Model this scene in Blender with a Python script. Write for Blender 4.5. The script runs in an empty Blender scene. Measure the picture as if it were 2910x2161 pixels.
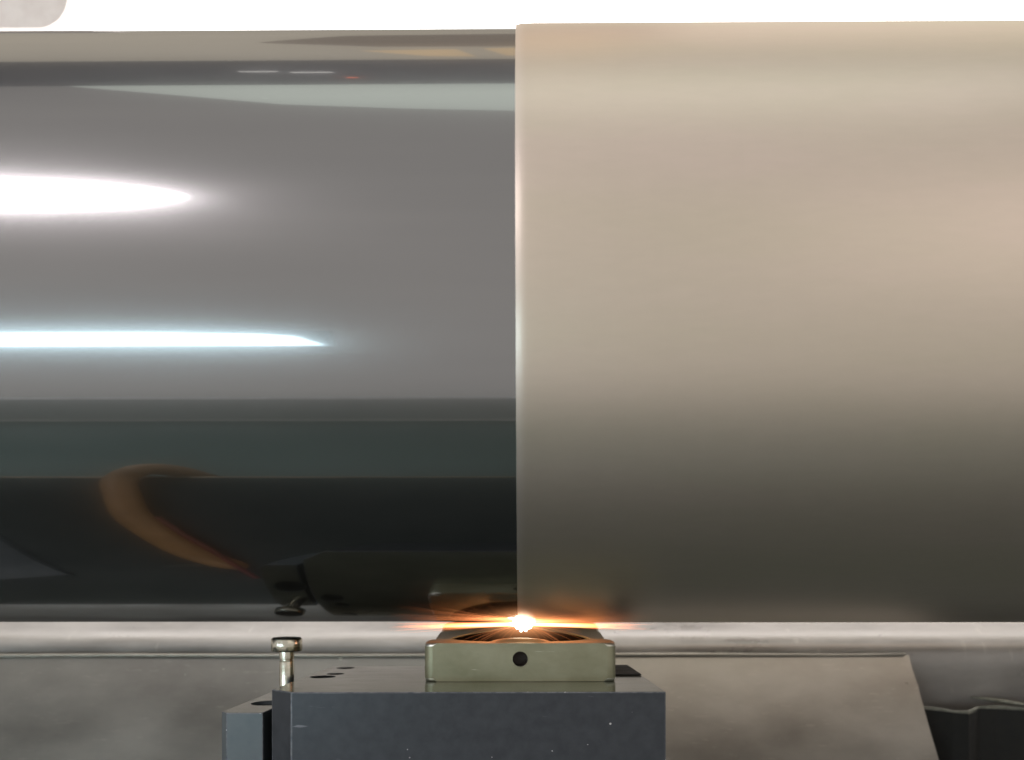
import bpy, bmesh, math, random
from mathutils import Vector, Matrix
random.seed(7)
sc = bpy.context.scene
COL = sc.collection

# ------------------------------------------------------------------ camera
cam_d = bpy.data.cameras.new('camera')
cam = bpy.data.objects.new('camera', cam_d)
COL.objects.link(cam)
cam.location = (0, 0, 0)
cam.rotation_euler = (math.radians(90), math.radians(0.06), 0)
cam_d.sensor_width = 36
cam_d.lens = 26.18
cam_d.shift_x = -0.0079
cam_d.shift_y = 0.2085
cam_d.clip_start = 0.02
cam_d.clip_end = 60
cam_d.dof.use_dof = True
cam_d.dof.focus_distance = 0.49
cam_d.dof.aperture_fstop = 7.5
sc.camera = cam

# ------------------------------------------------------------------ ambient light of the workshop
w = bpy.data.worlds.new('World')
sc.world = w
w.use_nodes = True
bg = w.node_tree.nodes['Background']
bg.inputs[0].default_value = (1.0, 0.955, 0.91, 1)
bg.inputs[1].default_value = 0.60

sc.view_settings.view_transform = 'Standard'
sc.view_settings.look = 'None'
sc.view_settings.exposure = 0
sc.view_settings.gamma = 1
sc.view_settings.use_curve_mapping = False
sc.cycles.use_denoising = True
sc.cycles.max_bounces = 12
sc.cycles.transparent_max_bounces = 48
sc.cycles.volume_step_rate = 0.5
sc.cycles.sample_clamp_indirect = 6

LAMP_CEIL = 18.0      # radiance of the lit lamps
LAMP_STRIP = 12.0
LAMP_REAR = 5.0
SPARK_W = 0.55

# warm shop lamp behind the camera to the right
al = bpy.data.lights.new('shop_lamp', 'AREA')
al.shape = 'RECTANGLE'; al.size = 2.6; al.size_y = 1.6
al.energy = 5; al.color = (1.0, .88, .76)
alo = bpy.data.objects.new('shop_lamp', al); COL.objects.link(alo)
alo.location = (2.2, -1.5, 1.15)
alo.rotation_euler = (Vector((.5, .5, .25)) - Vector(alo.location)).to_track_quat('-Z', 'Y').to_euler()

# ------------------------------------------------------------------ helpers
def tag(o, label=None, cat=None, group=None, kind=None):
    if label: o['label'] = label
    if cat: o['category'] = cat
    if group: o['group'] = group
    if kind: o['kind'] = kind
    return o

def empty(name, loc=(0, 0, 0)):
    o = bpy.data.objects.new(name, None)
    o.empty_display_size = 0.02
    o.location = loc
    COL.objects.link(o)
    return o

def link(name, me, mat, parent=None, loc=(0, 0, 0), smooth=False):
    o = bpy.data.objects.new(name, me)
    COL.objects.link(o)
    o.location = loc
    if parent:
        o.parent = parent
        o.matrix_parent_inverse = Matrix.Translation(parent.location).inverted()
    if mat:
        for m in (mat if isinstance(mat, (list, tuple)) else [mat]):
            me.materials.append(m)
    if smooth:
        for p in me.polygons: p.use_smooth = True
    return o

def from_bm(name, bm, mat, parent=None, loc=(0, 0, 0), smooth=False):
    bmesh.ops.recalc_face_normals(bm, faces=bm.faces)
    me = bpy.data.meshes.new(name)
    bm.to_mesh(me); bm.free()
    return link(name, me, mat, parent, loc, smooth)

def prism(poly, z0, z1):
    """vertical prism over a plan polygon"""
    bm = bmesh.new()
    b = [bm.verts.new((x, y, z0)) for x, y in poly]
    t = [bm.verts.new((x, y, z1)) for x, y in poly]
    n = len(poly)
    bm.faces.new(b[::-1]); bm.faces.new(t)
    for i in range(n):
        bm.faces.new((b[i], b[(i+1) % n], t[(i+1) % n], t[i]))
    return bm

def boxbm(x0, x1, y0, y1, z0, z1):
    return prism([(x0, y0), (x1, y0), (x1, y1), (x0, y1)], z0, z1)

def lathe(profile, n=48, axis='Z', cap=True):
    """profile: list of (r, h)"""
    bm = bmesh.new()
    rings = []
    for r, h in profile:
        ring = []
        for k in range(n):
            a = 2*math.pi*k/n
            c, s = r*math.cos(a), r*math.sin(a)
            ring.append(bm.verts.new((c, s, h) if axis == 'Z' else (h, c, s)))
        rings.append(ring)
    for a, b in zip(rings, rings[1:]):
        for k in range(n):
            bm.faces.new((a[k], a[(k+1) % n], b[(k+1) % n], b[k]))
    if cap:
        bm.faces.new(rings[0][::-1]); bm.faces.new(rings[-1])
    return bm

def sheet(profile, x0, x1, thick, nx=2):
    """bent sheet: a (y,z) profile extruded along x, with real thickness"""
    bm = bmesh.new()
    pts = [Vector(p) for p in profile]
    off = []
    for i, p in enumerate(pts):
        a = pts[max(i-1, 0)]; b = pts[min(i+1, len(pts)-1)]
        t = (b-a).normalized()
        off.append(p + Vector((-t.y, t.x))*thick)
    loop = pts + off[::-1]
    rows = []
    for k in range(nx):
        x = x0 + (x1-x0)*k/(nx-1)
        rows.append([bm.verts.new((x, p.x, p.y)) for p in loop])
    n = len(loop)
    for a, b in zip(rows, rows[1:]):
        for i in range(n):
            bm.faces.new((a[i], a[(i+1) % n], b[(i+1) % n], b[i]))
    bm.faces.new(rows[0]); bm.faces.new(rows[-1][::-1])
    return bm

def tube(points, radii, n=8, bm=None, closed_ends=True):
    bm = bm or bmesh.new()
    pts = [Vector(p) for p in points]
    prev = None
    for i, p in enumerate(pts):
        t = (pts[min(i+1, len(pts)-1)] - pts[max(i-1, 0)]).normalized()
        u = t.cross(Vector((0, 0, 1)))
        if u.length < 1e-4: u = t.cross(Vector((0, 1, 0)))
        u.normalize(); v = t.cross(u)
        r = radii[i] if isinstance(radii, (list, tuple)) else radii
        ring = [bm.verts.new(p + (u*math.cos(2*math.pi*k/n) + v*math.sin(2*math.pi*k/n))*r) for k in range(n)]
        if prev:
            for k in range(n):
                bm.faces.new((prev[k], prev[(k+1) % n], ring[(k+1) % n], ring[k]))
        elif closed_ends: bm.faces.new(ring[::-1])
        prev = ring
    if closed_ends: bm.faces.new(prev)
    return bm

def bake(o):
    """apply modifiers without operators"""
    dg = bpy.context.evaluated_depsgraph_get()
    dg.update()
    me = bpy.data.meshes.new_from_object(o.evaluated_get(dg))
    o.modifiers.clear()
    o.data = me

def bevel(o, width, seg=3, angle=35, mat_index=-1):
    m = o.modifiers.new('bevel', 'BEVEL')
    m.width = width; m.segments = seg
    m.limit_method = 'ANGLE'; m.angle_limit = math.radians(angle)
    m.harden_normals = False
    m.material = mat_index
    return m

def cut(o, bms):
    """boolean away a list of cutter bmeshes"""
    for bm in bms:
        c = from_bm('cutter', bm, None)
        m = o.modifiers.new('cut', 'BOOLEAN')
        m.operation = 'DIFFERENCE'; m.solver = 'EXACT'; m.object = c
        bpy.context.view_layer.update()
        bake(o)
        bpy.data.objects.remove(c)

# ------------------------------------------------------------------ materials
def newmat(name):
    m = bpy.data.materials.new(name)
    m.use_nodes = True
    nt = m.node_tree
    return m, nt, nt.nodes, nt.links, nt.nodes['Principled BSDF']

def noise_chain(N, Lk, scale, vec_scale=(1, 1, 1), detail=6, rough=0.6, coord='Object'):
    tc = N.new('ShaderNodeTexCoord'); mp = N.new('ShaderNodeMapping')
    mp.inputs['Scale'].default_value = vec_scale
    nz = N.new('ShaderNodeTexNoise')
    nz.inputs['Scale'].default_value = scale
    nz.inputs['Detail'].default_value = detail
    nz.inputs['Roughness'].default_value = rough
    Lk.new(tc.outputs[coord], mp.inputs[0]); Lk.new(mp.outputs[0], nz.inputs['Vector'])
    return nz

def ramp(N, Lk, src, stops):
    r = N.new('ShaderNodeValToRGB')
    e = r.color_ramp.elements
    while len(e) > 2: e.remove(e[-1])
    e[0].position, e[0].color = stops[0][0], (*stops[0][1], 1)
    e[1].position, e[1].color = stops[1][0], (*stops[1][1], 1)
    for p, c in stops[2:]:
        x = e.new(p); x.color = (*c, 1)
    Lk.new(src, r.inputs[0])
    return r

def mix_col(N, Lk, fac, a, b, mode='MIX'):
    m = N.new('ShaderNodeMix'); m.data_type = 'RGBA'; m.blend_type = mode
    for s, v in ((m.inputs[0], fac), (m.inputs[6], a), (m.inputs[7], b)):
        if hasattr(v, 'is_output'): Lk.new(v, s)
        elif isinstance(v, (int, float)): s.default_value = v
        else: s.default_value = (*v, 1)
    return m.outputs[2]

def bump(N, Lk, b, src, strength, dist):
    bp = N.new('ShaderNodeBump')
    bp.inputs['Strength'].default_value = strength
    bp.inputs['Distance'].default_value = dist
    Lk.new(src, bp.inputs['Height']); Lk.new(bp.outputs[0], b.inputs['Normal'])

def g(v): return (v, v, v)

def mat_surface(name, c0, c1, metallic, r0, r1, scale, vec=(1, 1, 1), bump_s=0.0, bump_d=0.0005,
                specks=None, scratches=None, spec=0.5):
    m, nt, N, Lk, b = newmat(name)
    nz = noise_chain(N, Lk, scale, vec)
    col = ramp(N, Lk, nz.outputs[0], [(0.32, c0), (0.68, c1)]).outputs[0]
    ro = ramp(N, Lk, nz.outputs[0], [(0.3, g(r0)), (0.7, g(r1))]).outputs[0]
    if specks:                                     # pale chips and dust stuck on the surface
        sscale, thr, scol = specks
        tc = N.new('ShaderNodeTexCoord'); vo = N.new('ShaderNodeTexVoronoi')
        vo.inputs['Scale'].default_value = sscale
        Lk.new(tc.outputs['Object'], vo.inputs['Vector'])
        big = noise_chain(N, Lk, sscale*0.31, detail=2)
        th = N.new('ShaderNodeMath'); th.operation = 'MULTIPLY'
        bigr = ramp(N, Lk, big.outputs[0], [(0.55, g(0)), (0.75, g(1))])
        Lk.new(bigr.outputs[0], th.inputs[0]); th.inputs[1].default_value = thr
        lt = N.new('ShaderNodeMath'); lt.operation = 'LESS_THAN'
        Lk.new(vo.outputs['Distance'], lt.inputs[0]); Lk.new(th.outputs[0], lt.inputs[1])
        col = mix_col(N, Lk, lt.outputs[0], col, scol)
    if scratches:
        vs, sscale, lo, scol, amt = scratches
        n2 = noise_chain(N, Lk, sscale, vs, detail=3, rough=0.7)
        r2 = ramp(N, Lk, n2.outputs[0], [(lo, g(0)), (lo+0.05, g(amt))])
        col = mix_col(N, Lk, r2.outputs[0], col, scol)
    Lk.new(col, b.inputs['Base Color']); Lk.new(ro, b.inputs['Roughness'])
    b.inputs['Metallic'].default_value = metallic
    b.inputs['Specular IOR Level'].default_value = spec
    if bump_s:
        fine = noise_chain(N, Lk, scale*9, vec, detail=4)
        bump(N, Lk, b, fine.outputs[0], bump_s, bump_d)
    return m

def mat_emit(name, col, strength):
    m, nt, N, Lk, b = newmat(name)
    N.remove(b)
    e = N.new('ShaderNodeEmission')
    e.inputs[0].default_value = (*col, 1); e.inputs[1].default_value = strength
    Lk.new(e.outputs[0], N['Material Output'].inputs[0])
    return m

def mat_chrome():
    """mirror-polished steel: a sharp lobe plus the haze left by polishing"""
    m, nt, N, Lk, b = newmat('polished_chrome')
    N.remove(b)
    nz = noise_chain(N, Lk, 3.0, (0.6, 9, 9), detail=3)
    col = ramp(N, Lk, nz.outputs[0], [(0.3, (0.300, 0.298, 0.300)), (0.7, (0.328, 0.324, 0.324))])
    # turning lines round the roller and streaky wipe marks change the gloss a little
    lines = noise_chain(N, Lk, 22, (14, .25, .25), detail=6, rough=.75)
    smear = noise_chain(N, Lk, 5, (.5, 3, 3), detail=5, rough=.6)
    fine = noise_chain(N, Lk, 60, (0.15, 1, 1), detail=2)
    bp = N.new('ShaderNodeBump'); bp.inputs['Strength'].default_value = 0.03; bp.inputs['Distance'].default_value = 0.0002
    Lk.new(fine.outputs[0], bp.inputs['Height'])
    lobes = []
    for r0, r1, src in ((.03, .06, lines), (.13, .20, smear), (.27, .31, smear)):
        s = N.new('ShaderNodeBsdfAnisotropic')
        rr = ramp(N, Lk, src.outputs[0], [(0.3, g(r0)), (0.7, g(r1))])
        Lk.new(rr.outputs[0], s.inputs['Roughness']); Lk.new(col.outputs[0], s.inputs[0])
        Lk.new(bp.outputs[0], s.inputs['Normal'])
        lobes.append(s)
    m1 = N.new('ShaderNodeMixShader')
    hz = ramp(N, Lk, smear.outputs[0], [(0.3, g(.42)), (0.7, g(.58))])
    Lk.new(hz.outputs[0], m1.inputs[0])
    Lk.new(lobes[0].outputs[0], m1.inputs[1]); Lk.new(lobes[1].outputs[0], m1.inputs[2])
    m2 = N.new('ShaderNodeMixShader'); m2.inputs[0].default_value = .22
    Lk.new(m1.outputs[0], m2.inputs[1]); Lk.new(lobes[2].outputs[0], m2.inputs[2])
    Lk.new(m2.outputs[0], N['Material Output'].inputs[0])
    return m

def mat_satin():
    """fine satin metal coating, faint turning bands, thinning to bare pale metal at its left edge"""
    m, nt, N, Lk, b = newmat('satin_coating')
    band = noise_chain(N, Lk, 5.0, (0.5, 2.4, 2.4), detail=5, rough=0.55)
    col = ramp(N, Lk, band.outputs[0], [(0.3, (0.665, 0.59, 0.475)), (0.5, (0.695, 0.602, 0.505)), (0.7, (0.735, 0.615, 0.54))]).outputs[0]
    turn = noise_chain(N, Lk, 30, (9, .4, .4), detail=7, rough=.75)
    tr = ramp(N, Lk, turn.outputs[0], [(.3, g(.99)), (.7, g(1.0))])
    col = mix_col(N, Lk, 1.0, col, tr.outputs[0], 'MULTIPLY')
    gr = noise_chain(N, Lk, 260, (.25, 1, 1), detail=3)
    gg = ramp(N, Lk, gr.outputs[0], [(.3, g(.975)), (.7, g(1.0))])
    col = mix_col(N, Lk, 1.0, col, gg.outputs[0], 'MULTIPLY')
    tc = N.new('ShaderNodeTexCoord'); sx = N.new('ShaderNodeSeparateXYZ'); Lk.new(tc.outputs['Object'], sx.inputs[0])
    mr = N.new('ShaderNodeMapRange'); mr.interpolation_type = 'SMOOTHSTEP'
    Lk.new(sx.outputs[0], mr.inputs[0])
    mr.inputs[1].default_value = -.002; mr.inputs[2].default_value = .0055; mr.inputs[3].default_value = .30; mr.inputs[4].default_value = 0
    col = mix_col(N, Lk, mr.outputs[0], col, (.92, .83, .81))  # paler tone mixed in towards the left edge
    Lk.new(col, b.inputs['Base Color'])
    b.inputs['Metallic'].default_value = 0.88
    ro = ramp(N, Lk, turn.outputs[0], [(.3, g(.38)), (.7, g(.41))])
    Lk.new(ro.outputs[0], b.inputs['Roughness'])
    fine = noise_chain(N, Lk, 700, (0.6, 1, 1), detail=4)
    bump(N, Lk, b, fine.outputs[0], 0.15, 0.0002)
    return m

M = {}
M['chrome'] = mat_chrome()
M['satin'] = mat_satin()
M['sleeve_edge'] = mat_surface('sleeve_edge', (.62, .55, .5), (.7, .62, .58), 0.2, .4, .5, 60)
M['zinc'] = mat_surface('zinc_plated_steel', (.235, .232, .148), (.32, .312, .215), 0.6, .36, .52, 38, (1, 1, 1.6), 0.15, 0.0003,
                        specks=(330, 0.20, (.16, .14, .10)), scratches=((1.2, 1, 26), 30, .68, (.7, .7, .6), .5))
M['zinc_worn'] = mat_surface('worn_edge_steel', (.50, .50, .42), (.82, .82, .75), 0.9, .25, .45, 120)
M['soot'] = mat_surface('sooty_bore', (.0015, .0012, .001), (.004, .003, .002), 0.0, .8, .95, 60, spec=0.0)  # near-black lining of the bore
M['anodised'] = mat_surface('blue_grey_anodised_block', (.027, .032, .039), (.043, .048, .056), 0.25, .28, .42, 110, (1, 1, 1), 0.12, 0.0002,
                            specks=(150, 0.16, (.5, .5, .5)), scratches=((1, 1, 7), 26, .70, (.34, .34, .37), .35))
M['side_block'] = mat_surface('grey_side_block', (.085, .102, .110), (.120, .138, .146), 0.3, .35, .5, 45, (1, 1, 1), 0.12, 0.0002, specks=(150, 0.14, (.5, .5, .5)))
M['block_top'] = mat_surface('ground_block_top', (.16, .178, .132), (.22, .238, .182), 0.55, .10, .19, 30, (1, 3, 1), spec=.8)
M['block_edge'] = mat_surface('chipped_block_edge', (.060, .068, .082), (.17, .175, .185), 0.3, .35, .5, 300, specks=(420, .42, (.6, .6, .6)))
M['hole_inside'] = mat_surface('grimy_hole', (.035, .026, .02), (.07, .052, .04), 0.3, .4, .6, 200)  # brown lining of the cross hole
M['black_hole'] = mat_surface('oily_hole', (.006, .006, .006), (.012, .012, .011), 0.0, .4, .6, 60)  # black lining of the screw holes and the round recess
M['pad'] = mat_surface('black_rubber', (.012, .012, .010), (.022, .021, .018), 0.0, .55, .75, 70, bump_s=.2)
M['pin'] = mat_surface('bright_pin_steel', (.55, .52, .42), (.66, .63, .53), 1.0, .16, .24, 40, (1, 1, 6))
M['pin_dark'] = mat_surface('dark_socket', (.02, .02, .018), (.04, .038, .034), 0.4, .4, .5, 40)
M['stainless'] = mat_surface('stained_stainless', (.36, .335, .315), (.58, .55, .525), 0.35, .24, .52, 9, (.7, 1.6, 2.2), 0.1, 0.0004,
                             specks=(40, 0.05, (.15, .14, .12)), scratches=((3, 1, 1), 9, .66, (.72, .69, .64), .4))
M['plate'] = mat_surface('dull_cover_sheet', (.315, .30, .275), (.50, .478, .44), 0.65, .27, .46, 7, (.8, 1.2, 1.5), 0.2, 0.0005,
                         specks=(46, 0.16, (.8, .78, .7)), scratches=((1, 8, 10), 30, .64, (.62, .59, .54), .45))
M['lip'] = mat_surface('bright_folded_lip', (.42, .39, .33), (.52, .49, .43), 0.6, .3, .4, 20)
M['bellows'] = mat_surface('black_bellows_cloth', (.012, .012, .011), (.028, .027, .025), 0.0, .6, .8, 90, bump_s=.3)
M['bellows_edge'] = mat_surface('frayed_pale_edge', (.16, .16, .13), (.36, .36, .31), 0.0, .6, .8, 120)
M['bed'] = mat_surface('oily_machine_bed', (.034, .043, .041), (.052, .061, .058), 0.0, .7, .9, 14, spec=.15)
M['floor'] = mat_surface('dark_workshop_floor', (.108, .150, .138), (.138, .180, .168), 0.0, .7, .9, 3, spec=.2)
M['casting'] = mat_surface('pitted_casting', (.74, .67, .63), (.84, .78, .74), 0.0, .6, .8, 40, (1, 1, 1), .3, .002,
                           specks=(75, .55, (.30, .25, .24)))
M['wall'] = mat_surface('plain_rear_wall', (.50, .44, .36), (.60, .53, .44), 0.0, .6, .8, 4)
M['guard'] = mat_surface('painted_guard', (.66, .68, .68), (.70, .72, .72), 0.0, .4, .5, 3)
M['guard_band'] = mat_surface('pale_guard_rail', (.84, .85, .83), (.88, .89, .87), 0.0, .4, .5, 3)
M['guard_plinth'] = mat_surface('grey_guard_plinth', (.56, .60, .60), (.62, .66, .66), 0.0, .4, .5, 3)
M['hood'] = mat_surface('pale_hood', (.78, .80, .76), (.84, .86, .82), 0.0, .4, .6, 3)
M['girder'] = mat_surface('dark_girder', (.32, .31, .34), (.38, .37, .40), 0.0, .5, .7, 5)
M['duct'] = mat_surface('brown_duct', (.72, .60, .48), (.80, .68, .55), 0.0, .5, .6, 5)
M['hose'] = mat_surface('orange_hose', (.30, .165, .06), (.40, .225, .09), 0.0, .35, .5, 30)
M['cable'] = mat_surface('red_cable', (.14, .03, .025), (.19, .04, .035), 0.0, .35, .5, 30)
M['housing'] = mat_surface('white_lamp_housing', (.6, .6, .6), (.7, .7, .7), 0.0, .4, .5, 6)
M['brass'] = mat_surface('brassy_strip', (.30, .24, .15), (.38, .30, .19), 0.3, .4, .5, 20)
M['lit_warm'] = mat_emit('lit_ceiling_diffuser', (1.0, .925, .95), LAMP_CEIL)
M['lit_cool'] = mat_emit('lit_cool_diffuser', (.66, .90, 1.0), LAMP_STRIP)
M['lit_roof_pale'] = mat_emit('roof_light_pale', (.93, 1.0, .90), 1.45)
M['lit_roof_beige'] = mat_emit('roof_light_beige', (1.0, .90, .74), 1.05)
M['lit_ochre'] = mat_emit('roof_light_ochre', (1.0, .74, .45), 1.7)
M['lit_roof_far'] = mat_emit('lit_far_tube', (1.0, .97, .92), 2.2)
M['lit_brown'] = mat_emit('roof_light_brown', (1.0, .84, .70), .50)
M['lit_red'] = mat_emit('lit_red_indicator', (1.0, .22, .10), 3.5)
M['lit_rear'] = mat_emit('lit_rear_diffuser', (1.0, .97, .95), LAMP_REAR)

# ------------------------------------------------------------------ large structure: bed, floor, rear wall
tag(from_bm('workshop_floor', boxbm(-6, 6, -1.1, 4, -1.15, -1.05), M['floor']), kind='structure')
tag(from_bm('machine_bed', boxbm(-1.6, 1.6, .215, 1.25, -.45, -.3005), M['bed']), kind='structure')

# curved stainless tray behind the roller
prof = [(1.24, .30), (1.235, .16), (1.20, .085), (1.15, .045), (1.09, .004), (1.05, -.0205), (1.02, -.0390), (1.005, -.0480), (.994, -.0550), (.985, -.0625), (.980, -.070), (.978, -.080),
        (.980, -.10), (.987, -.13), (1.0, -.17), (1.02, -.23), (1.05, -.30)]
tray = from_bm('rear_splash_tray', sheet(prof, -1.5, 1.5, .003, 24), M['stainless'], smooth=True)
tag(tray, 'curved stained stainless steel tray running behind the roller', 'tray')
em = tray.modifiers.new('edge', 'EDGE_SPLIT'); em.split_angle = math.radians(40)

# cover sheet standing in front of the tray
cover = empty('cover_sheet', (-.3, .945, -.30))
tag(cover, 'dull metal cover sheet with a slanting right edge, standing behind the blocks', 'metal sheet')
bm = bmesh.new()
outline = [(-1.4, -.300), (-1.4, -.0805), (.4935, -.0785), (.4928, -.095), (.4938, -.112), (.4948, -.115), (.4936, -.120), (.4930, -.16), (.4935, -.300)]
fr = [bm.verts.new((x, .9450 - .58*(-.08 - z), z)) for x, z in outline]
bk = [bm.verts.new((x, .9472 - .58*(-.08 - z), z)) for x, z in outline]
bm.faces.new(fr); bm.faces.new(bk[::-1])
for i in range(len(outline)):
    j = (i+1) % len(outline)
    bm.faces.new((fr[i], bk[i], bk[j], fr[j]))
from_bm('sheet', bm, M['plate'], cover)
lipbm = bmesh.new()
tube([(-1.4 + i*.1, .9435 + .0006*math.sin(i*1.7), -.0790 + .0006*math.sin(i*.9) + .00006*i) for i in range(19)] + [(.488, .9437, -.0775)],
     [.0022]*17 + [.0016, .0013, .0016], 8, lipbm)
from_bm('folded_lip', lipbm, M['lip'], cover, smooth=True)

# black bellows beyond the cover sheet
bel = empty('bellows_cover', (.72, .94, -.30))
tag(bel, 'black pleated bellows with a frayed pale top edge at the lower right', 'bellows')
zig = [(.512, .965), (.525, .950), (.540, .930), (.553, .918), (.570, .935), (.592, .962), (.612, .958), (.640, .947), (.68, .938),
       (.70, .950), (.73, .975), (.76, .945), (.80, .935), (.84, .965), (.9, .94)]
def ribbon(pts, z0, z1, th):
    bm = bmesh.new()
    P = [Vector(p) for p in pts]
    rows = []
    for i, p in enumerate(P):
        t = (P[min(i+1, len(P)-1)] - P[max(i-1, 0)]).normalized()
        n = Vector((-t.y, t.x))*th
        za = z1 + .0012*math.sin(i*2.3)
        rows.append([bm.verts.new((p.x, p.y, z0)), bm.verts.new((p.x, p.y, za)), bm.verts.new((p.x+n.x, p.y+n.y, za)), bm.verts.new((p.x+n.x, p.y+n.y, z0))])
    for a, b in zip(rows, rows[1:]):
        for k in range(4):
            bm.faces.new((a[k], a[(k+1) % 4], b[(k+1) % 4], b[k]))
    bm.faces.new(rows[0]); bm.faces.new(rows[-1][::-1])
    return bm
from_bm('pleated_cloth', ribbon(zig, -.30, -.1475, .004), M['bellows'], bel)
from_bm('pale_edge', ribbon([(x, y-.001) for x, y in zig], -.1490, -.1458, .003), M['bellows_edge'], bel)
loose = bmesh.new()
tube([(.596, .985, -.138), (.615, .975, -.1395), (.635, .965, -.142), (.66, .955, -.146)], [.0012, .003, .003, .0015], 6, loose)
from_bm('loose_edge_strip', loose, M['bellows_edge'], bel, smooth=True)

# lit rear lamp panel seen over the roller
rl = empty('rear_lamp', (.1, 1.17, .5))
tag(rl, 'glaring white lit lamp panel behind and above the roller', 'lamp')
from_bm('diffuser', boxbm(-1.15, 1.35, 1.150, 1.168, .42, .985), M['lit_rear'], rl)
fb = boxbm(-1.19, 1.39, 1.170, 1.20, .40, 1.01)
from_bm('housing', fb, M['housing'], rl)
tag(from_bm('rear_wall', boxbm(-2.2, 2.2, 1.24, 1.30, -.6, 1.06), M['wall']), kind='structure')

# pitted casting in the top left corner
rc_ = .040
arc = [(-.598 - rc_ + rc_*math.sin(t), rc_ - rc_*math.cos(t)) for t in [k*math.pi/2/10 for k in range(11)]]
cbm = prism([(-1.05, 0)] + arc + [(-.590, .20), (-1.05, .20)], 0, .06)
for v in cbm.verts:
    x, y, z = v.co
    v.co = (x, .985 + z, 0.749 + y)          # plan y becomes height
cast = from_bm('cast_bracket', cbm, M['casting'])
tag(cast, 'pitted grey-pink casting in front of the bright lamp, top left corner', 'casting')

# ------------------------------------------------------------------ the roller
AX = Vector((0, .5724, .1807)); RR = .2021
roller = empty('steel_roller', AX)
tag(roller, 'huge horizontal roller, mirror-polished on the left and matt beige on the right', 'roller')
body = from_bm('polished_body', lathe([(RR, -1.35), (RR, -.9), (RR, -.45), (RR, 0.06)], 256, 'X'), M['chrome'], smooth=True)
for p in body.data.polygons:
    if len(p.vertices) > 4: p.use_smooth = False
body.parent = roller
RS = RR + .0018
sl = from_bm('matt_coated_sleeve', lathe([(RR-.01, -.0012), (RS-.0008, -.0012), (RS-.0004, .0008), (RS-.00016, .0024), (RS-.00005, .0048), (RS, .008), (RS, .4), (RS, .9), (RS, 1.35)], 256, 'X'), M['satin'], smooth=True)
for p in sl.data.polygons:
    if len(p.vertices) > 4: p.use_smooth = False
sl.parent = roller
sl.location = (0, 0, .0010)
sl['label'] = 'matt beige coated right half of the roller'
body['label'] = 'mirror-polished left half of the roller'
for v in sl.data.vertices:                       # slightly ragged coating edge
    if v.co.x < .003:
        a = math.atan2(v.co.z, v.co.y)
        v.co.x += .0003*math.sin(a*2+1) + random.uniform(-.00005, .00005)
for o in (body, sl):
    em = o.modifiers.new('edge', 'EDGE_SPLIT'); em.split_angle = math.radians(20)
roller.rotation_euler = (0, 0, -.006)

# ------------------------------------------------------------------ base block
base = empty('base_block', (-.03, .53, -.26))
tag(base, 'dark blue-grey machined block with a chamfered corner, carrying the ring block', 'machine block')
BZ = -.0601
plan = [(-.1399, .4546), (.0890, .4546), (.0890, .6160), (-.1560, .6160), (-.1560, .4676)]
bd = from_bm('body', prism(plan, -.30, BZ), [M['anodised'], M['block_edge'], M['block_top'], M['black_hole']], base)
for p in bd.data.polygons:
    if p.normal.z > .9: p.material_index = 2
bevel(bd, .0007, 2, 30, 1); bake(bd)
HOLES = [(-.1428, .5385, .0092), (-.1385, .5580, .0066), (-.1410, .6020, .0074)]
cuts = []
for hx, hy, hr in HOLES:
    b2 = lathe([(hr, BZ-.014), (hr, BZ+.01)], 32)
    bmesh.ops.translate(b2, verts=b2.verts, vec=(hx, hy, 0)); cuts.append(b2)
cut(bd, cuts)
for hx, hy, hr in HOLES:
    ho = from_bm('screw_hole', lathe([(hr-.0002, BZ-.0138), (hr-.0002, BZ-.0004), (hr-.0006, BZ-.0004), (hr-.0006, BZ-.0136)], 32, cap=False), M['black_hole'], base, smooth=True)
    ho.location = (hx, hy, 0)
    ho.matrix_parent_inverse = Matrix.Translation(base.location).inverted()
sp = from_bm('side_plate', boxbm(-.1618, -.1567, .4880, .610, -.30, -.0788), M['anodised'], base)
bevel(sp, .0005, 2)
shade_plate = from_bm('rubber_shim', prism([(.0500, .5436), (.0884, .5436), (.0884, .6150), (.0500, .6150)], BZ+.0003, BZ+.0012), M['pad'])  # black plate stands in for the shade on the block top
tag(shade_plate, 'thin black rubber shim on the block, right of the ring block', 'shim')

# ------------------------------------------------------------------ side block and pin
side = empty('side_block', (-.18, .52, -.30))
tag(side, 'small grey-blue block left of the large dark block, with a round recess on top', 'machine block')
sb = from_bm('body', prism([(-.1895, .4800), (-.1657, .4800), (-.1657, .580), (-.1945, .580), (-.1945, .4850)], -.30, -.0767),
             [M['side_block'], M['block_edge'], M['block_top']], side)
for p in sb.data.polygons:
    if p.normal.z > .9: p.material_index = 2
bevel(sb, .0006, 2, 30, 1); bake(sb)
b2 = lathe([(.0125, -.0797), (.0125, -.06)], 40)
bmesh.ops.translate(b2, verts=b2.verts, vec=(-.1760, .5230, 0))
cut(sb, [b2])
rc = from_bm('recess', lathe([(.0124, -.0796), (.0124, -.0795), (.0001, -.0795)], 40, cap=False), M['black_hole'], side)
rc.location = (-.1760, .5230, 0); rc.matrix_parent_inverse = Matrix.Translation(side.location).inverted()

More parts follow.
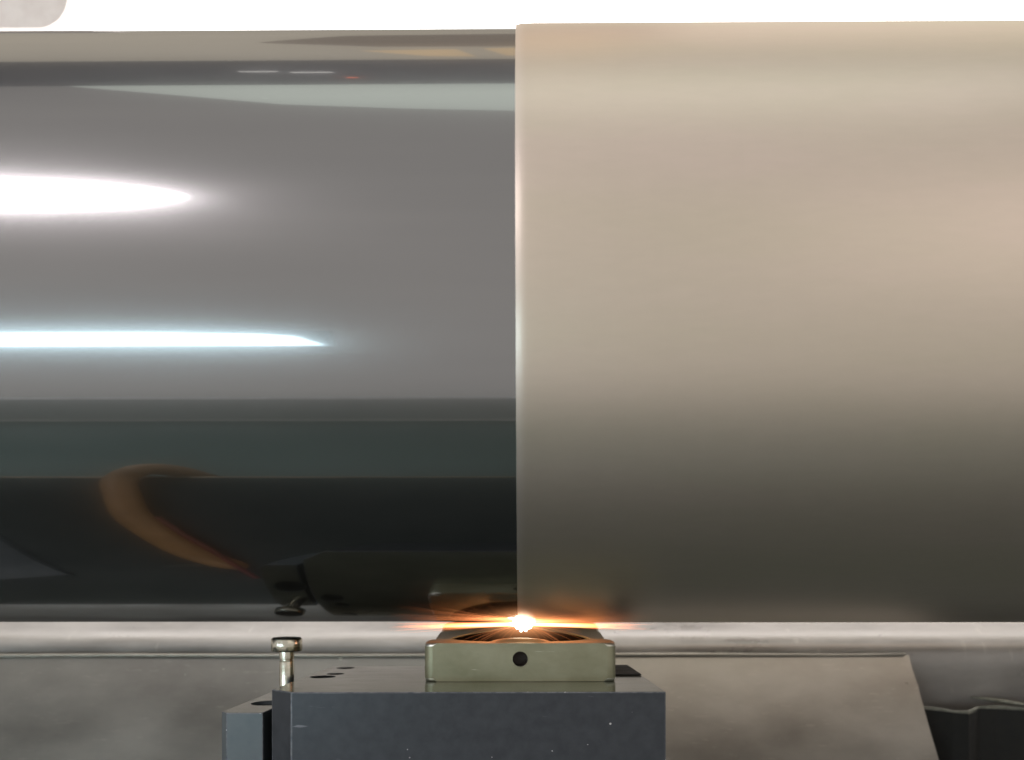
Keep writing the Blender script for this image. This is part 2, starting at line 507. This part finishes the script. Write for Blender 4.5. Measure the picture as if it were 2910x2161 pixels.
PX, PY = -.1730, .5520
pin = empty('headed_pin', (PX, PY, -.0767))
tag(pin, 'shiny steel pin with a flat round head and grooved neck beside the dark block', 'pin')
h0, h1 = -.0427, -.0325
from_bm('head', lathe([(.0098, h0), (.0108, h0+.0003), (.0112, h0+.0010), (.0112, h1-.0014), (.0108, h1-.0006), (.0100, h1)], 56), M['pin'],
        loc=(PX, PY, 0), smooth=False)
hd = bpy.context.scene.objects['head']
for p in hd.data.polygons: p.use_smooth = len(p.vertices) <= 4
hd.parent = pin; hd.matrix_parent_inverse = Matrix.Translation(pin.location).inverted()
so = from_bm('socket', lathe([(.0088, h1+.0002), (.0080, h1+.0004), (.0060, h1-.0001), (.0055, h1-.003)], 6, cap=False), M['pin_dark'], pin)
so.location = (PX, PY, 0)
cp = from_bm('dark_top_face', lathe([(.0101, h1+.0001), (.0060, h1+.0003)], 40), M['pin_dark'], pin); cp.location = (PX, PY, 0)
sh = from_bm('shank', lathe([(.0053, -.0768), (.0053, -.0500), (.0052, -.0496), (.0046, -.0493), (.0046, -.0486), (.0053, -.0481), (.0054, -.0450), (.0054, h0+.0002)], 40),
             M['pin'], pin); sh.location = (PX, PY, 0)
for p in sh.data.polygons: p.use_smooth = len(p.vertices) <= 4
em = sh.modifiers.new('edge', 'EDGE_SPLIT'); em.split_angle = math.radians(50)
for o in (so, cp, sh): o.matrix_parent_inverse = Matrix.Translation(pin.location).inverted()

# ------------------------------------------------------------------ ring block under the roller
ring = empty('ring_block', (0, .5724, BZ))
tag(ring, 'greenish plated steel block with a wide round bore, scorched orange by the sparks', 'ring block')
CY = .5724
def ztop(y, x=1.0):
    d = y - CY
    z = -.0352 + .438*abs(d)**1.5
    if d > .048: z += (d - .048)*.36
    if d < -.02:
        z = min(z, -.0338)
        t = max(0.0, 1 - (x/.021)**2)**.7
        z += .0030*t*min(1.0, max(0.0, (-d - .03)/.02))*min(1.0, max(0.0, (.0620 + d)/.006))
    return z
hw, yb, yf, rb = .0656, .634, .5068, .054
bm = bmesh.new()
CR = .0062
outl = []
def seg(p, q, n):
    for k in range(n): outl.append((p[0] + (q[0]-p[0])*k/n, p[1] + (q[1]-p[1])*k/n))
def corner(cx, cy, a0, n=8):
    for k in range(n): a = a0 + math.pi/2*k/n; outl.append((cx + CR*math.cos(a), cy + CR*math.sin(a)))
seg((hw, yf+CR), (hw, yb-CR), 20); corner(hw-CR, yb-CR, 0)
seg((hw-CR, yb), (-hw+CR, yb), 20); corner(-hw+CR, yb-CR, math.pi/2)
seg((-hw, yb-CR), (-hw, yf+CR), 20); corner(-hw+CR, yf+CR, math.pi)
seg((-hw+CR, yf), (hw-CR, yf), 44); corner(hw-CR, yf+CR, 1.5*math.pi)
NA = len(outl)
rows = []
fr_ = [0, .25, .5, .75, .9, 1.0]
for f in fr_:
    row = []
    for k in range(NA):
        ox, oy = outl[k]
        a = math.atan2(oy - CY, ox)
        ix, iy = rb*math.cos(a), CY + rb*math.sin(a)
        x, y = ix + (ox-ix)*f, iy + (oy-iy)*f
        row.append(bm.verts.new((x, y, ztop(y, x))))
    rows.append(row)
ob = [bm.verts.new((v.co.x, v.co.y, BZ+.0002)) for v in rows[-1]]
ib = [bm.verts.new((v.co.x, v.co.y, BZ+.0002)) for v in rows[0]]
rows = [ib] + rows + [ob]
for a, b in zip(rows, rows[1:] + [ib]):
    for k in range(NA):
        j = (k+1) % NA
        if a is ob: bm.faces.new((ob[k], ob[j], ib[j], ib[k]))
        else: bm.faces.new((a[k], a[j], b[j], b[k]))
# bevel the outer top / bottom edges for the worn rounding
bm.edges.ensure_lookup_table()
oe = [e for e in bm.edges if (e.verts[0] in set(rows[-2]) and e.verts[1] in set(rows[-2])) or (e.verts[0] in set(ob) and e.verts[1] in set(ob))]
bmesh.ops.bevel(bm, geom=oe, offset=.0022, segments=4, profile=.5, affect='EDGES', material=1)
rbk = from_bm('body', bm, [M['zinc'], M['zinc_worn']], ring)
b2 = lathe([(.0053, -.0125), (.0053, .006)], 36)
bmesh.ops.rotate(b2, verts=b2.verts, cent=(0, 0, 0), matrix=Matrix.Rotation(math.radians(90), 3, 'X'))
bmesh.ops.translate(b2, verts=b2.verts, vec=(.0, yf+.0055, -.0446))
cut(rbk, [b2])
for p in rbk.data.polygons: p.use_smooth = True
em = rbk.modifiers.new('edge', 'EDGE_SPLIT'); em.split_angle = math.radians(34)
for p in rbk.data.polygons:
    if max(abs(p.normal.x), abs(p.normal.y)) > .9995: p.use_smooth = False
# near-black lining of the bore, brown lining of the cross hole
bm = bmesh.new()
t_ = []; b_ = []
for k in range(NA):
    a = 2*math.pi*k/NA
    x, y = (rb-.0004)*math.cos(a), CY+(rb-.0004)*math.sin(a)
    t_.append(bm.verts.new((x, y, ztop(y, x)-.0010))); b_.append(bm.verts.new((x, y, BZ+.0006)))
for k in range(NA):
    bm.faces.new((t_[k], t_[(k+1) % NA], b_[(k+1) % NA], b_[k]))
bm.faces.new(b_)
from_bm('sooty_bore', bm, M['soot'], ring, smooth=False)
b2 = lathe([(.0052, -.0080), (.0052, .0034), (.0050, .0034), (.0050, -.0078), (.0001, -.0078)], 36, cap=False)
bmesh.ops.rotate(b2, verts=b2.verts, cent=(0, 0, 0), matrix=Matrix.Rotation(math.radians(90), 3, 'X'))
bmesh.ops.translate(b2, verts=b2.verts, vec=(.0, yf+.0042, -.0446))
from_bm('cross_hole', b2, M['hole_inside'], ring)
b2 = lathe([(.0052, .0001), (.0052, -.0004), (.0058, -.0004), (.0058, .0001)], 40, cap=False)
bmesh.ops.rotate(b2, verts=b2.verts, cent=(0, 0, 0), matrix=Matrix.Rotation(math.radians(-90), 3, 'X'))
bmesh.ops.translate(b2, verts=b2.verts, vec=(.0, yf, -.0446))
from_bm('hole_rim', b2, M['zinc'], ring)

# pieces that belong to a part sit under that part
def under(part, *names, keep_loc=True):
    for o in list(part.parent.children):
        if o.name.split('.')[0] in names:
            o.parent = part
            o.matrix_parent_inverse = Matrix.Identity(4)
            if not keep_loc: o.location = (0, 0, 0)
under(bd, 'screw_hole')
under(sb, 'recess')
under(rbk, 'sooty_bore', 'cross_hole', 'hole_rim')
under(hd, 'socket', 'dark_top_face', keep_loc=False)

# ------------------------------------------------------------------ what the polished half mirrors
guard = from_bm('kick_board', boxbm(-4, 3, -1.04, -1.00, -1.05, -.75), M['guard_plinth'])
tag(from_bm('pale_trim', boxbm(-4, 3, -.995, -.975, -1.049, -1.030), M['guard_band']), 'thin pale trim at the foot of the kick board, mirrored as a fine line', 'trim')  # pale strip stands in for the highlight on the board's lower edge
tag(guard, 'low grey kick board along the floor edge, mirrored in the polished roller', 'kick board')

strip = empty('strip_lamp', (-1.3, -1.0, -.12))
tag(strip, 'cool white strip lamp mirrored as a bright line in the roller', 'lamp')
from_bm('housing', boxbm(-2.6, -.44, -.995, -.965, -.19, -.05), M['housing'], strip)
from_bm('pole', boxbm(-2.50, -2.46, -1.03, -.995, -1.05, -.06), M['housing'], strip)
bm = prism([(-2.58, 0), (-.455, 0), (-.52, .08), (-.60, .10), (-.85, .115), (-2.58, .115)], 0, .006)
dif = from_bm('diffuser', bm, M['lit_cool'], strip)
for v in dif.data.vertices:
    x, y, z = v.co
    v.co = (x, -.962 + z, -.178 + y)

cl = empty('ceiling_lamp', (-2.2, -1.9, 2.0))
tag(cl, 'warm white ceiling lamp mirrored as a bright lens shape in the roller', 'lamp')
bm = lathe([(1.0, 0), (1.0, .02)], 64)
o = from_bm('diffuser', bm, M['lit_warm'], cl); o.location = (-2.25, -1.86, 2.0); o.scale = (.89, .48, 1)
o.matrix_parent_inverse = Matrix.Translation(cl.location).inverted()
o = from_bm('housing', lathe([(1.0, .03), (1.0, .10)], 64), M['housing'], cl); o.location = (-2.25, -1.86, 2.0); o.scale = (.91, .50, 1)
o.matrix_parent_inverse = Matrix.Translation(cl.location).inverted()

hood = from_bm('roof_light', prism([(-1.12, .23), (-.62, -.08), (-.30, -.16), (.05, -.215), (1.4, -.22), (1.4, .23)], 2.0, 2.04), M['lit_roof_pale'])
tag(hood, 'pale translucent roof light mirrored near the top of the roller', 'roof light')
glow_ceiling = from_bm('roof_light', boxbm(-3, 3, .66, 3.2, 2.25, 2.29), M['lit_roof_beige'])  # beige ceiling given its own glow so that it looks lit
tag(glow_ceiling, 'dim beige roof light mirrored along the top edge of the roller', 'roof light')
for i, pl_ in enumerate(([(-.42, .95), (-.24, .80), (-.12, .78), (-.17, .98)], [(-.10, 1.0), (-.04, .80), (.25, .80), (.25, 1.05)])):
    rp = from_bm('roof_light', prism(pl_, 2.10, 2.12), M['lit_ochre'])  # glowing panels added in place of brightly lit crane parts
    tag(rp, ['ochre roof light mirrored at the roller top, the one farther left', 'ochre roof light mirrored at the roller top beside the matt coating'][i], 'roof light')
du = from_bm('roof_light', prism([(-.72, 1.28), (-.40, 1.12), (-.05, 1.10), (.4, 1.10), (.4, 1.75), (-.5, 1.6)], 2.14, 2.22), M['lit_brown'])  # brown duct given its own glow instead of being lit
for i, (xa, xb, ya) in enumerate(((-.69, -.60, .46), (-.565, -.465, .44))):
    tl = from_bm('tube_lamp', boxbm(xa, xb, ya, ya+.022, 2.0, 2.012), M['lit_roof_far'])
    tag(tl, ['distant tube lamp mirrored near the roller top, left one of two', 'distant tube lamp mirrored near the roller top, right one of two'][i], 'lamp')
il = from_bm('indicator_lamp', boxbm(-.43, -.405, .345, .36, 2.0, 2.012), M['lit_red'])
tag(il, 'tiny red indicator lamp mirrored near the roller top', 'lamp')

tag(du, 'dim brown roof light mirrored at the very top edge of the roller', 'roof light')
gd = from_bm('overhead_girder', boxbm(-3, 2.5, .235, .70, 2.02, 2.2), M['girder'])
tag(gd, 'dark overhead girder mirrored as a dark line along the roller top', 'girder')

es = from_bm('bed_edge_strip', boxbm(-1.6, 1.6, .2105, .2145, -.312, -.2990), M['brass'])  # ochre strip stands in for the highlight on the bed's front edge
tag(es, 'thin brassy strip along the front edge of the machine bed, mirrored as a fine line', 'edge strip')
gp = from_bm('grey_plate', prism([(-.54, .42), (-.48, .585), (-.57, .612), (-.95, .612), (-.95, .42)], -.2985, -.290), M['side_block'])
tag(gp, 'grey metal plate on the machine bed, mirrored at the lower left of the roller', 'metal plate')

def mirrored_tube(name, mat, pts, r, label, cat):
    # smooth through the points
    P = [Vector(p) for p in pts]; out = []
    for i in range(len(P)-1):
        p0, p1, p2, p3 = P[max(i-1, 0)], P[i], P[i+1], P[min(i+2, len(P)-1)]
        for k in range(6):
            t = k/6
            out.append(.5*((2*p1) + (p2-p0)*t + (2*p0-5*p1+4*p2-p3)*t*t + (3*p1-p0-3*p2+p3)*t**3))
    out.append(P[-1])
    o = from_bm(name, tube(out, r, 12), mat, smooth=True)
    tag(o, label, cat)
    return o
mirrored_tube('orange_hose', M['hose'], [(-.372, .193, -.36), (-.385, .190, -.30), (-.410, .196, -.275), (-.428, .235, -.28), (-.412, .30, -.28), (-.395, .36, -.28), (-.368, .42, -.28), (-.335, .49, -.285), (-.31, .535, -.30), (-.295, .56, -.325)],
              .0185, 'curved orange hose lying on the machine bed, mirrored in the roller', 'hose')
mirrored_tube('red_cable', M['cable'], [(-.372, .365, -.285), (-.345, .42, -.285), (-.318, .475, -.285), (-.295, .54, -.285), (-.28, .60, -.285)],
              .0045, 'thin red cable beside the orange hose, mirrored in the roller', 'cable')

# ------------------------------------------------------------------ sparks
SX, SY, SZ = .0020, .5590, -.0226
burst = empty('spark_burst', (SX, SY, SZ))
tag(burst, 'white-hot burst of orange sparks where the roller meets the ring block', 'sparks')

def mat_spark(name='spark_trail', k1=4.5, k0=.25):
    m, nt, N, Lk, b = newmat(name); N.remove(b)
    at = N.new('ShaderNodeAttribute'); at.attribute_name = 'heat'
    cr = ramp(N, Lk, at.outputs['Fac'], [(0, (1.0, .30, .10)), (.35, (1.0, .42, .16)), (.75, (1.0, .62, .30)), (1, (1.0, .86, .66))])
    ml = N.new('ShaderNodeMath'); ml.operation = 'MULTIPLY_ADD'
    Lk.new(at.outputs['Fac'], ml.inputs[0]); ml.inputs[1].default_value = k1; ml.inputs[2].default_value = k0
    e = N.new('ShaderNodeEmission'); Lk.new(cr.outputs[0], e.inputs[0]); Lk.new(ml.outputs[0], e.inputs[1])
    tp = N.new('ShaderNodeBsdfTransparent'); ad = N.new('ShaderNodeAddShader')
    Lk.new(e.outputs[0], ad.inputs[0]); Lk.new(tp.outputs[0], ad.inputs[1])
    Lk.new(ad.outputs[0], N['Material Output'].inputs[0])
    return m
M['spark'] = mat_spark()
M['flame'] = mat_spark('flame', 9.0, .05)
M['core'] = mat_emit('white_hot_core', (1.0, .88, .70), 14)

bm = bmesh.new()
heat = bm.verts.layers.float.new('heat')
def trail(p0, d, length, r, drop, h0, h1, n=7):
    before = len(bm.verts)
    pts = []; rad = []
    for i in range(n):
        t = i/(n-1)
        pts.append(Vector(p0) + Vector(d)*length*t + Vector((0, 0, -drop*t*t)))
        rad.append(r*(1-t)**.7 + .00003)
    tube(pts, rad, 4, bm)
    bm.verts.ensure_lookup_table()
    for k, v in enumerate(bm.verts[before:]):
        t = (k//4)/(n-1)
        v[heat] = h0*(1-t) + h1*t
def rdir(sign, el, az):
    return Vector((sign*math.cos(el)*math.cos(az), math.cos(el)*math.sin(az), math.sin(el)))
def hx(v, pk=1.0, reach=.070):
    return pk*max(0.0, 1 - abs(v.co.x - SX)/reach)**1.6
# dense sheet of sparks flying out along the roller
n0 = len(bm.verts)
for i in range(520):
    s = random.choice((-1, 1))
    el = random.gauss(-.010, .016); az = random.gauss(-.10, .20)
    Ln = min(abs(random.gauss(.036, .026)) + .012, .088)
    trail((SX + s*random.uniform(0, .012), SY - .006 + random.uniform(-.004, .004), SZ + random.uniform(-.0014, .0008)), rdir(s, el, az), Ln,
          random.uniform(.00009, .00022), random.uniform(0, .0012), 1, 1)
bm.verts.ensure_lookup_table()
for v in bm.verts[n0:]: v[heat] = hx(v, .95, .082)
# sprays falling below and in front of the roller
n0 = len(bm.verts)
for i in range(18):
    s = random.choice((-1, 1))
    el = random.gauss(-.08, .22); az = random.uniform(-.7, .3)
    Ln = abs(random.gauss(.034, .018)) + .006
    trail((SX + s*random.uniform(0, .006), SY - .005, SZ - .001), rdir(s, el, az), Ln, random.uniform(.00003, .00006),
          random.uniform(.003, .012)*(Ln/.03), random.uniform(.15, .5), random.uniform(.02, .15), 9)
# sprays in front of the dark roller face
for i in range(110):
    s = random.choice((-1, -1, 1))
    el = abs(random.gauss(.06, .12)); az = random.uniform(-1.2, -.25)
    Ln = abs(random.gauss(.026, .014)) + .006
    trail((SX + s*random.uniform(0, .006), SY - .010, SZ + .001), rdir(s, el, az), Ln, random.uniform(.00004, .00009),
          random.uniform(.0005, .003), random.uniform(.2, .6), random.uniform(.02, .1), 8)
# a few long curved ones
for sx, dx, ln, dr in ((-1, .15, .040, .012), (-1, .5, .022, .010), (1, .25, .045, .009), (1, .4, .034, .010), (1, .1, .060, .008), (-1, .8, .016, .012), (1, .8, .018, .010), (-1, .25, .05, .006)):
    trail((SX, SY-.006, SZ-.001), rdir(sx, -dx*.3, -.5), ln, .00008, dr, .5, .12, 14)
tr = from_bm('spark_trails', bm, M['spark'], burst)
tr['kind'] = 'stuff'
# core
bm = bmesh.new()
bmesh.ops.create_icosphere(bm, subdivisions=4, radius=.0038)
for v in bm.verts:
    n = v.co.normalized()
    v.co *= 1 + .25*math.sin(n.x*9+1)*math.sin(n.z*8) + .2*math.sin(n.y*11+n.x*5)
    v.co.x *= 1.25 + 1.0*abs(n.x)**6
    if n.z < -.2: v.co.z *= 1 + .35*max(0, -n.z)**3
co = from_bm('white_hot_core', bm, M['core'], burst, smooth=True); co.location = (SX, SY-.012, SZ+.0006)
co.matrix_parent_inverse = Matrix.Translation(burst.location).inverted()
bm = bmesh.new()
fh = bm.verts.layers.float.new('heat')
K = 22
tube([(SX + .0032*k, SY + .001, SZ - .0004 + .0002*math.sin(k*1.3)) for k in range(-K, K+1)], [.0021*(1-abs(k)/K)**1.5 + .00006 for k in range(-K, K+1)], 12, bm)
for v in bm.verts: v[fh] = max(0, 1 - abs(v.co.x - SX)/(.0032*K))**1.3
fl = from_bm('flame_streak', bm, M['flame'], burst, smooth=True)

# glow volume added round the spark to give its lens bloom
def mat_halo():
    m, nt, N, Lk, b = newmat('glowing_fume'); N.remove(b)
    tc = N.new('ShaderNodeTexCoord')
    ln = N.new('ShaderNodeVectorMath'); ln.operation = 'LENGTH'
    Lk.new(tc.outputs['Object'], ln.inputs[0])
    s1 = N.new('ShaderNodeMath'); s1.operation = 'SUBTRACT'; s1.use_clamp = True
    s1.inputs[0].default_value = 1.0; Lk.new(ln.outputs['Value'], s1.inputs[1])
    pw = N.new('ShaderNodeMath'); pw.operation = 'POWER'; Lk.new(s1.outputs[0], pw.inputs[0]); pw.inputs[1].default_value = 6.0
    ml = N.new('ShaderNodeMath'); ml.operation = 'MULTIPLY'; Lk.new(pw.outputs[0], ml.inputs[0]); ml.inputs[1].default_value = 760
    e = N.new('ShaderNodeEmission'); e.inputs[0].default_value = (1.0, .40, .16, 1)
    Lk.new(ml.outputs[0], e.inputs[1]); Lk.new(e.outputs[0], N['Material Output'].inputs['Volume'])
    return m
bm = bmesh.new(); bmesh.ops.create_icosphere(bm, subdivisions=4, radius=1)
fu = from_bm('glowing_fume', bm, mat_halo(), burst, smooth=True)
fu.location = (SX, SY-.026, SZ+.0055); fu.scale = (.066, .014, .034)
fu.matrix_parent_inverse = Matrix.Translation(burst.location).inverted()
fu['kind'] = 'stuff'

# the light the sparks give off
pl = bpy.data.lights.new('spark_light', 'SPOT')
pl.spot_size = math.radians(172); pl.spot_blend = .25
pl.energy = SPARK_W; pl.color = (1.0, .50, .22); pl.shadow_soft_size = .002
plo = bpy.data.objects.new('spark_light', pl); COL.objects.link(plo)
plo.location = (SX, SY - .002, SZ - .0015)
